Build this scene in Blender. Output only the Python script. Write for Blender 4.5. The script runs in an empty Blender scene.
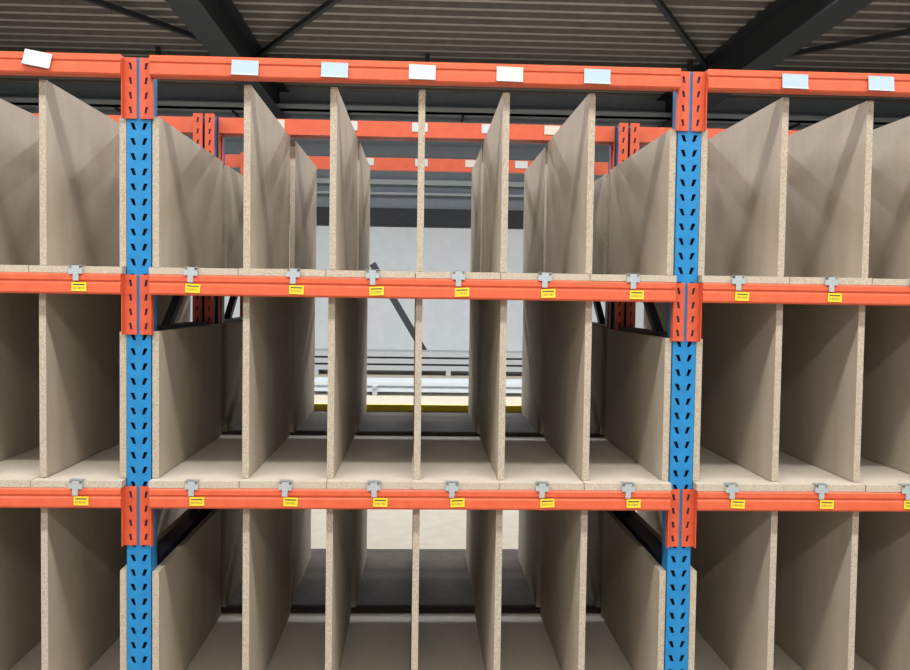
import bpy, bmesh, random
from math import *
from mathutils import Vector, Matrix
random.seed(4)
S=bpy.context.scene
S.view_settings.view_transform='Standard'
S.view_settings.look='None'

# ---------------------------------------------------------------- materials
def new_mat(name,col,rough=.5,metal=0,spec=.5):
    m=bpy.data.materials.new(name);m.use_nodes=True
    b=m.node_tree.nodes['Principled BSDF']
    b.inputs['Base Color'].default_value=(*col,1)
    b.inputs['Roughness'].default_value=rough
    b.inputs['Metallic'].default_value=metal
    b.inputs['Specular IOR Level'].default_value=spec
    return m,b,m.node_tree
def noisy(name,c1,c2,scale=(8,8,8),nscale=1.0,detail=6,rough=.6,bump=0,metal=0,lo=.3,hi=.7,spec=.4,speck=None):
    m,b,t=new_mat(name,c1,rough,metal,spec)
    tc=t.nodes.new('ShaderNodeTexCoord');mp=t.nodes.new('ShaderNodeMapping')
    mp.inputs['Scale'].default_value=scale
    n=t.nodes.new('ShaderNodeTexNoise');n.inputs['Scale'].default_value=nscale;n.inputs['Detail'].default_value=detail
    r=t.nodes.new('ShaderNodeValToRGB')
    r.color_ramp.elements[0].position=lo;r.color_ramp.elements[0].color=(*c1,1)
    r.color_ramp.elements[1].position=hi;r.color_ramp.elements[1].color=(*c2,1)
    L=t.links.new
    L(tc.outputs['Object'],mp.inputs[0]);L(mp.outputs[0],n.inputs['Vector']);L(n.outputs['Fac'],r.inputs[0])
    out=r.outputs[0]
    if speck:
        n2=t.nodes.new('ShaderNodeTexNoise');n2.inputs['Scale'].default_value=speck[0];n2.inputs['Detail'].default_value=2
        r2=t.nodes.new('ShaderNodeValToRGB');r2.color_ramp.elements[0].position=.4;r2.color_ramp.elements[1].position=.6
        r2.color_ramp.elements[0].color=(speck[1],)*3+(1,);r2.color_ramp.elements[1].color=(speck[2],)*3+(1,)
        mx=t.nodes.new('ShaderNodeMix');mx.data_type='RGBA';mx.blend_type='MULTIPLY';mx.inputs[0].default_value=1
        L(tc.outputs['Object'],n2.inputs['Vector']);L(n2.outputs['Fac'],r2.inputs[0])
        L(out,mx.inputs[6]);L(r2.outputs[0],mx.inputs[7]);out=mx.outputs[2]
    L(out,b.inputs['Base Color'])
    if bump:
        bp=t.nodes.new('ShaderNodeBump');bp.inputs['Strength'].default_value=bump;bp.inputs['Distance'].default_value=.002
        L(n.outputs['Fac'],bp.inputs['Height']);L(bp.outputs[0],b.inputs['Normal'])
    return m
M={}
M['panel']=noisy('mdf_face',(.37,.318,.25),(.425,.367,.29),scale=(1,3,.8),nscale=3,rough=.65,speck=(230,.92,1.05))
M['board']=noisy('shelf_board_face',(.51,.457,.38),(.58,.52,.44),scale=(3,1,1),nscale=3,rough=.5,speck=(200,.92,1.05))
M['edge']=noisy('chipboard_edge',(.27,.225,.172),(.46,.40,.32),nscale=260,scale=(1,1,.7),detail=3,rough=.9,lo=.32,hi=.64,bump=.2,spec=.2)
M['bedge']=noisy('shelf_board_edge',(.33,.28,.22),(.48,.42,.34),nscale=260,scale=(.7,1,1),detail=3,rough=.9,lo=.32,hi=.64,spec=.2)
M['dark']=noisy('shaded_deck',(.045,.034,.027),(.065,.05,.04),nscale=3,rough=.75,spec=.15)  # second rack's deck: its shade is painted in as near-black brown
M['orange']=noisy('orange_paint',(.54,.085,.032),(.61,.105,.042),nscale=3,rough=.48)
M['orange2']=noisy('orange_connector_paint',(.50,.072,.026),(.57,.09,.034),nscale=3,rough=.48)
M['blue']=noisy('blue_paint',(.005,.155,.38),(.009,.195,.45),nscale=3,rough=.42)
M['navy']=new_mat('navy_steel',(.008,.014,.03),.5)[0]
M['black']=new_mat('slot_shade',(.008,.015,.04),.8)[0]  # interior shade painted as dark sheets behind slots and connector holes
M['zinc']=noisy('zinc',(.36,.40,.42),(.46,.51,.53),nscale=20,rough=.4,metal=.4)
M['yellow']=new_mat('yellow_label',(.8,.56,.02),.5)[0]
M['ink']=new_mat('label_ink',(.05,.04,.03),.6)[0]
M['white']=new_mat('label_white',(.52,.55,.55),.4)[0]
M['cream']=new_mat('label_cream',(.56,.53,.45),.4)[0]
M['pale']=new_mat('label_pale_blue',(.31,.41,.49),.35)[0]
M['yrail']=new_mat('yellow_rail',(.9,.72,.03),.5)[0]
M['steel']=noisy('dark_steel',(.022,.024,.028),(.034,.037,.042),nscale=2,rough=.6)
M['grey']=new_mat('grey_pipe',(.42,.45,.47),.4)[0]
M['greyd']=new_mat('grey_profile',(.30,.31,.31),.5)[0]
M['concrete']=noisy('concrete',(.32,.275,.215),(.37,.32,.25),nscale=1.2,rough=.6)
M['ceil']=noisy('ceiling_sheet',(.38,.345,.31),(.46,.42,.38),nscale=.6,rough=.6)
M['ceild']=noisy('ceiling_sheet_recess_shade',(.14,.128,.115),(.18,.162,.147),nscale=.6,rough=.7)  # darker copy of the sheet colour, paints shade into the rib recesses
M['wall']=noisy('cladding',(.25,.285,.32),(.29,.325,.36),nscale=.4,rough=.6)
M['wallw']=noisy('white_cladding',(.76,.79,.81),(.82,.85,.87),nscale=.5,rough=.6)
em,b,_=new_mat('tube_light',(1,1,1));b.inputs['Emission Color'].default_value=(1,.98,.94,1);b.inputs['Emission Strength'].default_value=6
M['tube']=em

# ---------------------------------------------------------------- mesh builder
class MB:
    def __init__(s): s.v=[];s.f=[];s.m=[];s.mats=[]
    def mi(s,k):
        if k not in s.mats:s.mats.append(k)
        return s.mats.index(k)
    def add(s,vs,fs,k,R=None):
        o=len(s.v)
        for v in vs:
            v=Vector(v)
            if R is not None:v=R@v
            s.v.append(v)
        for i,f in enumerate(fs):
            s.f.append([o+a for a in f]);s.m.append(s.mi(k if isinstance(k,str) else k[i]))
    def box(s,x0,x1,y0,y1,z0,z1,k,R=None):
        vs=[(x,y,z) for x in(x0,x1) for y in(y0,y1) for z in(z0,z1)]
        fs=[(0,1,3,2),(4,6,7,5),(0,4,5,1),(2,3,7,6),(0,2,6,4),(1,5,7,3)] # -x,+x,-y,+y,-z,+z
        s.add(vs,fs,k,R)
    def prof(s,pts,x0,x1,k):  # closed (y,z) profile extruded along x
        n=len(pts)
        vs=[(x0,*p) for p in pts]+[(x1,*p) for p in pts]
        fs=[(i,(i+1)%n,n+(i+1)%n,n+i) for i in range(n)]+[tuple(range(n)),tuple(range(2*n-1,n-1,-1))]
        s.add(vs,fs,k)
    def obj(s,name,parent=None,bevel=0):
        me=bpy.data.meshes.new(name);me.from_pydata(s.v,[],s.f)
        for k in s.mats:me.materials.append(M[k])
        me.polygons.foreach_set('material_index',s.m)
        bm=bmesh.new();bm.from_mesh(me);bmesh.ops.recalc_face_normals(bm,faces=bm.faces);bm.to_mesh(me);bm.free()
        o=bpy.data.objects.new(name,me);S.collection.objects.link(o)
        if parent:o.parent=parent
        if bevel:
            b=o.modifiers.new('bevel','BEVEL');b.width=bevel;b.segments=2;b.limit_method='ANGLE'
        return o
def empty(name):
    o=bpy.data.objects.new(name,None);S.collection.objects.link(o);o.empty_display_size=.2;return o

# plate with holes in XZ (2D filled curve), returned as mesh verts/faces
def plate(outline,holes,th):
    c=bpy.data.curves.new('t','CURVE');c.dimensions='2D';c.fill_mode='BOTH';c.extrude=th/2
    for pts in [outline]+holes:
        sp=c.splines.new('POLY');sp.points.add(len(pts)-1)
        for i,(x,z) in enumerate(pts):sp.points[i].co=(x,z,0,1)
        sp.use_cyclic_u=True
    o=bpy.data.objects.new('t',c);S.collection.objects.link(o)
    dg=bpy.context.evaluated_depsgraph_get()
    me=bpy.data.meshes.new_from_object(o.evaluated_get(dg))
    vs=[(v.co.x,v.co.z,v.co.y) for v in me.vertices]; fs=[tuple(p.vertices) for p in me.polygons]
    bpy.data.objects.remove(o);return vs,fs

BAY=1.85; ZT=2.316; ZM=1.6; ZL=.888; Z0=.075
LEVELS=[Z0,ZL,ZM]
BX=[-1.85,0,1.85,3.70]
D1=.95
NC=47; zt_up=NC*.05
def slot(cx,cz,s):
    w,h,sl=.0066,.0115,.0045*s
    return [(cx-w+sl,cz+h),(cx+w+sl,cz+h),(cx+w*.75-sl*.8,cz-h),(cx-w*.75-sl*.8,cz-h)]
CELL=plate([(-.04,-.025),(.04,-.025),(.04,.025),(-.04,.025)],[slot(-.018,0,-1),slot(.018,0,1)],.003)
ch=[]
for i in range(4):
    cz=-.072+i*.048
    ch.append([(-.006,cz-.011),(.002,cz-.011),(.006,cz+.011),(-.002,cz+.011)])
CW=.0205;CX=.0255
CNV=plate([(-CW,-.1),(CW,-.1),(CW,.1),(-CW,.1)],ch,.004)

def rack(yf,depth,second=False):
    R=empty('pallet_rack')
    yr=yf+depth
    for i,x in enumerate(BX):
        for j,(y,sgn) in enumerate(((yf,1),(yr,-1))):
            m=MB()
            T=Matrix.Translation((x,y,0))
            for q in range(NC):
                m.add(CELL[0],CELL[1],'blue',T@Matrix.Translation((0,0,.025+.05*q)))
            for s in(-1,1):
                a,b=sorted((s*.04,s*.037))
                y0,y1=sorted((0,sgn*.07))
                m.box(a,b,y0,y1,0,zt_up,'blue',T)
                a,b=sorted((s*.04,s*.022));y0,y1=sorted((sgn*.067,sgn*.07))
                m.box(a,b,y0,y1,0,zt_up,'blue',T)
            y0,y1=sorted((sgn*.03,sgn*.032))
            m.box(-.037,.037,y0,y1,.0,zt_up-.01,'black',T)
            m.box(-.06,.06,-.055,.055,0,.006,'navy',Matrix.Translation((x,y+sgn*.035,0)))
            if j==1:
                for zc in LEVELS+[ZT]:
                    for e in(-1,1):
                        m.add(CNV[0],CNV[1],'orange2',Matrix.Translation((x+e*CX,y-.074,zc-.065)))
                        m.box(x+e*CX-.018,x+e*CX+.018,y-.0715,y-.0705,zc-.16,zc+.03,'black')
            m.obj('upright_%d_%d'%(i+1,j+1),R)
        m=MB()
        ya,yb=yf+.075,yr-.08
        for zl in LEVELS[:2]:
            zz=zl+.555
            m.box(x-.03,x+.03,ya,yb,zz-.02,zz+.012,'navy')
        for k in range(3):
            za,zb=.18+k*.55,.18+(k+1)*.55
            if k%2:za,zb=zb,za
            L=hypot(yb-ya,zb-za);an=atan2(zb-za,yb-ya)
            T=Matrix.Translation((x,(ya+yb)/2,(za+zb)/2))@Matrix.Rotation(an,4,'X')
            m.box(-.015,.015,-L/2,L/2,-.015,.015,'navy',T)
        m.obj('frame_bracing_%d'%(i+1),R)
    hb=.034
    for li,zc in enumerate(LEVELS+[ZT]):
        for b in range(3):
            xa,xb=BX[b]+.047,BX[b+1]-.047
            for side,(y,s) in enumerate(((yf,-1),(yr,1))):
                m=MB()
                P=[(0,-hb),(.040,-hb),(.045,-hb+.006),(.045,.000),(.041,.004),(.041,.009),(.045,.013),(.045,hb-.006),(.040,hb),(0,hb)]
                m.prof([(y+s*p,zc+q) for p,q in P],xa,xb,'orange')
                zq=zc-.067
                for cx,e in((BX[b]+CX,1),(BX[b+1]-CX,-1)):
                    T=Matrix.Translation((cx,y+s*.006,zq))@Matrix.Scale(e,4,(1,0,0))
                    m.add(CNV[0],CNV[1],'orange2',T)
                    m.box(cx-.019,cx+.019,y+min(s*.002,s*.003),y+max(s*.002,s*.003),zq-.098,zq+.098,'black')
                    a=cx+e*CW; 
                    m.box(min(a,a+e*.003),max(a,a+e*.003),min(y,y+s*.03),max(y,y+s*.03),zq-.1,zq+.1,'orange2')
                m.obj('beam_%d_%d_%d'%(li+1,b+1,side+1),R,.0012)
    for li,zc in enumerate(LEVELS):
        for b in range(3):
            m=MB()
            xa,xb=BX[b]+.043,BX[b+1]-.043
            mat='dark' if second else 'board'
            n=6;step=(xb-xa)/n
            cuts=[xa]+[xa+step*i+random.uniform(-.01,.01) for i in range(1,n)]+[xb]
            for i in range(n):
                dz=random.uniform(0,.002);y0=yf-.04+random.uniform(-.002,.002)
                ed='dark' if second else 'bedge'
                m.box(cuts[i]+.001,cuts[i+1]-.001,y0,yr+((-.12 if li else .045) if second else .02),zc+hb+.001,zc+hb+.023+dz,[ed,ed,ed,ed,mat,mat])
            m.obj('shelf_board_%d_%d'%(li+1,b+1),R)
            if second and li>0:
                m=MB();m.box(BX[b]+.05,BX[b+1]-.05,yr-.118,yr-.09,zc+hb-.02,zc+hb+.060,'yrail')
                m.obj('back_stop_%d_%d'%(li+1,b+1),R)
    th=.0225
    for li,zc in enumerate(LEVELS):
        zb=zc+hb+.026
        ztop=(LEVELS+[ZT])[li+1]
        ztall=(ztop+hb) if li<2 else ZT-.046
        m=MB()
        for b in range(3):
            x0=BX[b]
            for q in range(5):
                if b==0: x=x0+1.85-.318-.29*(4-q)
                elif b==1: x=.355+.29*q
                else: x=2.185+.29*q
                x+=random.uniform(-.004,.004)
                an=random.uniform(-.009,.009); dz=random.uniform(-.004,.003)
                dd=random.uniform(-.01,.005)
                T=Matrix.Translation((x,yf,0))@Matrix.Rotation(an,4,'Z')
                m.box(-th/2,th/2,.003,depth-(.12 if second else .005)+dd,zb,ztall+dz,['panel','panel','edge','edge','edge','edge'],T)
            for x in (x0+.054,x0+BAY-.054):
                T=Matrix.Translation((x,yf,0))
                m.box(-th/2,th/2,.003,depth-(.12 if second else .005),zb,zb+.495+random.uniform(-.003,.003),['panel','panel','edge','edge','edge','edge'],T)
        m.obj('divider_panels_%d'%(li+1),R)
    return R

R1=rack(0,D1)
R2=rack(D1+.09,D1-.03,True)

# ---------------------------------------------------------------- labels and clips
m=MB();c=MB()
def lab(x,z,px=None):
    y=-.0475
    T=Matrix.Translation((x,y,z))@Matrix.Rotation(random.uniform(-.05,.05),4,'Y')
    m.box(-.024,.024,-.0012,.0006,-.0145,.0145,'yellow',T)
    m.box(-.019,.019,-.0018,-.0010,.005,.009,'ink',T)
    for i in range(9):
        m.box(-.018+i*.004,-.018+i*.004+random.choice((.001,.0015)),-.0018,-.0010,-.008,.000,'ink',T)
def clip(x,z):
    T=Matrix.Translation((x,0,z))@Matrix.Rotation(random.uniform(-.06,.06),4,'Y')
    c.box(-.022,.022,-.050,-.0465,.032,.050,'zinc',T)
    c.box(-.022,.022,-.050,-.02,.0600,.0612,'zinc',T)
    c.box(-.012,.012,-.050,-.0465,.050,.0612,'zinc',T)
    c.box(-.009,.009,-.0505,-.0465,.010,.032,'zinc',T)
mid=[-.185,.185,.525,.79,1.075,1.365,1.665,2.025,2.345]
low=[-.18,.20,.51,.81,1.07,1.375,1.67,2.03,2.34]
for x in mid: lab(x+.005,ZM-.010);clip(x-.004 if x<.3 else x-.008,ZM)
for x in low: lab(x+.005,ZL-.008);clip(x-.015,ZL)
for k,x in enumerate(low): lab(x,Z0-.01);clip(x-.01,Z0)
for x in (-1.55,-1.2,-.85,-.5,2.64,2.93,3.22): 
    for zz in(ZM,ZL): lab(x,zz-.008);clip(x-.01,zz)
m.obj('yellow_shelf_labels',R1);c.obj('label_clips',R1)
m=MB()
tops=[(-.31,.012,'white',.16),(.358,.0,'pale',0),(.65,0,'pale',0),(.938,0,'white',0),(1.228,0,'cream',0),(1.52,0,'pale',0),(2.19,0,'pale',0),(2.485,0,'pale',0),(2.79,0,'cream',0),(-.65,0,'cream',0)]
for x,dz,k,a in tops:
    T=Matrix.Translation((x,-.049,ZT-.002+dz))@Matrix.Rotation(a+.02,4,'Y')@Matrix.Rotation(-.12,4,'X')
    m.box(-.044,.044,-.003,.0,-.022,.024,k,T)
    m.box(-.044,.044,-.006,.001,-.026,-.021,'zinc',T)
m.obj('white_shelf_labels',R1)
m=MB()
for (y,xs) in ((D1,(.30,.62,.93,1.24,1.52,2.1)),(D1*2+.06,(.64,.94,1.22,1.5))):
    for x in xs:
        m.box(x-.035,x+.035,y-.004,y-.001,ZT-.01,ZT+.03,random.choice(('cream','white')))
m.obj('rear_beam_labels',R1)

# ---------------------------------------------------------------- building
def slab(name,x0,x1,y0,y1,z0,z1,k):
    m=MB();m.box(x0,x1,y0,y1,z0,z1,k);return m.obj(name)
CZ=7.1; WY=21
slab('floor',-18,20,-12,WY,-.1,0,'concrete')
m=MB();pts=[];mats=[];y=-12
pitch=.48
while y<WY:
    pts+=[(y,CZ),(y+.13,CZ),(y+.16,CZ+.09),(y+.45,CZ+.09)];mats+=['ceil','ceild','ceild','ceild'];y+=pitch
pts+=[(y,CZ),(y,CZ+.3),(-12,CZ+.3)];mats+=['ceil']*3
n=len(pts)
vs=[(-18,*p) for p in pts]+[(20,*p) for p in pts]
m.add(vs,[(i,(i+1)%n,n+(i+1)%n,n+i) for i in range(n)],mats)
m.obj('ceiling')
m=MB();m.box(-18,20,WY,WY+.2,0,CZ,'wall')
z=3.6
while z<CZ-.1:
    m.box(-18,20,WY-.04,WY,z,z+.30,'wall');z+=.36
for i in range(5):
    x0=-14.9+i*6.0
    m.box(x0+.02,x0+5.98,WY-.07,WY-.001,.01,3.5,'wallw')
m.box(-18,20,WY-.2,WY,3.55,4.0,'steel')
m.box(-18,20,WY-.3,WY,4.62,4.75,'grey');m.box(-18,20,WY-.3,WY,4.35,4.41,'grey')
# cable tray bracketed to the wall
m.box(-18,20,WY-.7,WY-.4,6.42,6.48,'grey');m.box(-18,20,WY-.7,WY-.66,6.42,6.60,'grey')
for x in range(-16,20,3): m.box(x,x+.05,WY-.7,WY,6.36,6.42,'steel')
m.obj('wall_back')
slab('wall_left',-18.2,-18,-12,WY,0,CZ,'wall');slab('wall_right',20,20.2,-12,WY,0,CZ,'wall')
def ibeam_y(name,x,zb,h,w,y0,y1):
    m=MB();m.box(x-w/2,x+w/2,y0,y1,zb,zb+.03,'steel');m.box(x-w/2,x+w/2,y0,y1,zb+h-.03,zb+h,'steel');m.box(x-.03,x+.03,y0,y1,zb+.03,zb+h-.03,'steel')
    return m.obj(name)
for x in(-2.9,7.6,-13):
    ibeam_y('roof_girder',x,6.25,.83,.55,-12,WY-.05)
def bar(name,a,b,w,k='steel'):
    a=Vector(a);b=Vector(b);d=b-a
    m=MB();T=Matrix.Translation((a+b)/2)@d.to_track_quat('Y','Z').to_matrix().to_4x4()
    m.box(-w/2,w/2,-d.length/2,d.length/2,-w/2,w/2,k,T);return m.obj(name)
m=MB();m.box(-18,20,17.0,17.2,6.5,6.7,'steel');m.box(-18,20,16.9,17.3,6.47,6.5,'steel')
for x in range(-17,20,6):m.box(x,x+.1,17.05,17.15,6.7,CZ,'steel')
m.obj('roof_purlin')
bar('roof_brace',(-6.1,12,6.95),(-3,17,6.95),.1)
bar('roof_brace',(-2.7,17,6.95),(.0,12,6.95),.1)
bar('roof_brace',(4.7,12,6.95),(7.4,17,6.95),.1)
bar('roof_brace',(7.8,17,6.95),(11.5,13.0,6.95),.1)
bar('diagonal_brace',(-.13,17,2.35),(1.28,17,0.02),.15)
m=MB()
for r in range(3):
    for q in range(5):
        m.box(-1.8+r*.1,5.2-r*.15,15.0+q*.18,15.12+q*.18,.1+r*.14,.2+r*.14,'greyd')
for x in(-1.2,1.5,4.5):m.box(x,x+.1,14.95,15.95,0,.1,'greyd')
for r in range(2):
    for q in range(5):
        m.box(-2.2+r*.3,5.6-r*.25,11.2+q*.16,11.3+q*.16,.06+r*.1,.12+r*.1,'grey')
    for x in(-1.5,.2,2.2,4.1):m.box(x,x+.08,11.15,12.0,r*.1+(.02 if r else 0),.06+r*.1,'greyd')
m.obj('stacked_steel_profiles')

# ---------------------------------------------------------------- lights
def lamp(x,y,z,sx,sy,pw,col=(1,.98,.95)):
    m=MB();m.box(x-sx/2,x+sx/2,y-.09,y+.09,z+.03,z+.11,'white');m.box(x-sx/2+.05,x+sx/2-.05,y-.02,y+.02,z+.005,z+.03,'tube')
    for d in(-sx*.4,sx*.4):m.box(x+d-.01,x+d+.01,y-.01,y+.01,z+.11,CZ+.02,'steel')
    e=m.obj('ceiling_light')
    l=bpy.data.lights.new('tube_lamp','AREA');l.shape='RECTANGLE';l.size=sx;l.size_y=sy;l.energy=pw;l.color=col
    o=bpy.data.objects.new('tube_lamp',l);o.location=(x,y,z);S.collection.objects.link(o);o.parent=e
for x in(-4.5,.9,6.3):
    lamp(x,-2.4,5.6,4.5,.35,300)
    lamp(x,-7.5,5.6,4.5,.35,360)
for x in(-5,.9,6.8):
    lamp(x,4.5,6.0,4.5,.3,200,(.95,.98,1))
    lamp(x,9.3,6.6,4.5,.3,850,(.93,.97,1))  # unseen rear lamps, added light to brighten the back wall
w=bpy.data.worlds.new('World');S.world=w;w.use_nodes=True
w.node_tree.nodes['Background'].inputs[0].default_value=(.88,.94,1,1)
w.node_tree.nodes['Background'].inputs[1].default_value=.7

# ---------------------------------------------------------------- camera
cx,cy,cz,yaw,pit,rol,f=.9377,-2.9857,1.5648,.0411,.0402,.0143,878.67
fw=Vector((sin(yaw)*cos(pit),cos(yaw)*cos(pit),-sin(pit)))
r0=Vector((cos(yaw),-sin(yaw),0));u0=r0.cross(fw)
r=cos(rol)*r0+sin(rol)*u0;u=-sin(rol)*r0+cos(rol)*u0
cam=bpy.data.cameras.new('camera');co=bpy.data.objects.new('camera',cam);S.collection.objects.link(co)
mt=Matrix((( r.x,u.x,-fw.x,cx),(r.y,u.y,-fw.y,cy),(r.z,u.z,-fw.z,cz),(0,0,0,1)))
co.matrix_world=mt
cam.sensor_width=36;cam.lens=f*36/910;cam.clip_end=200
S.camera=co
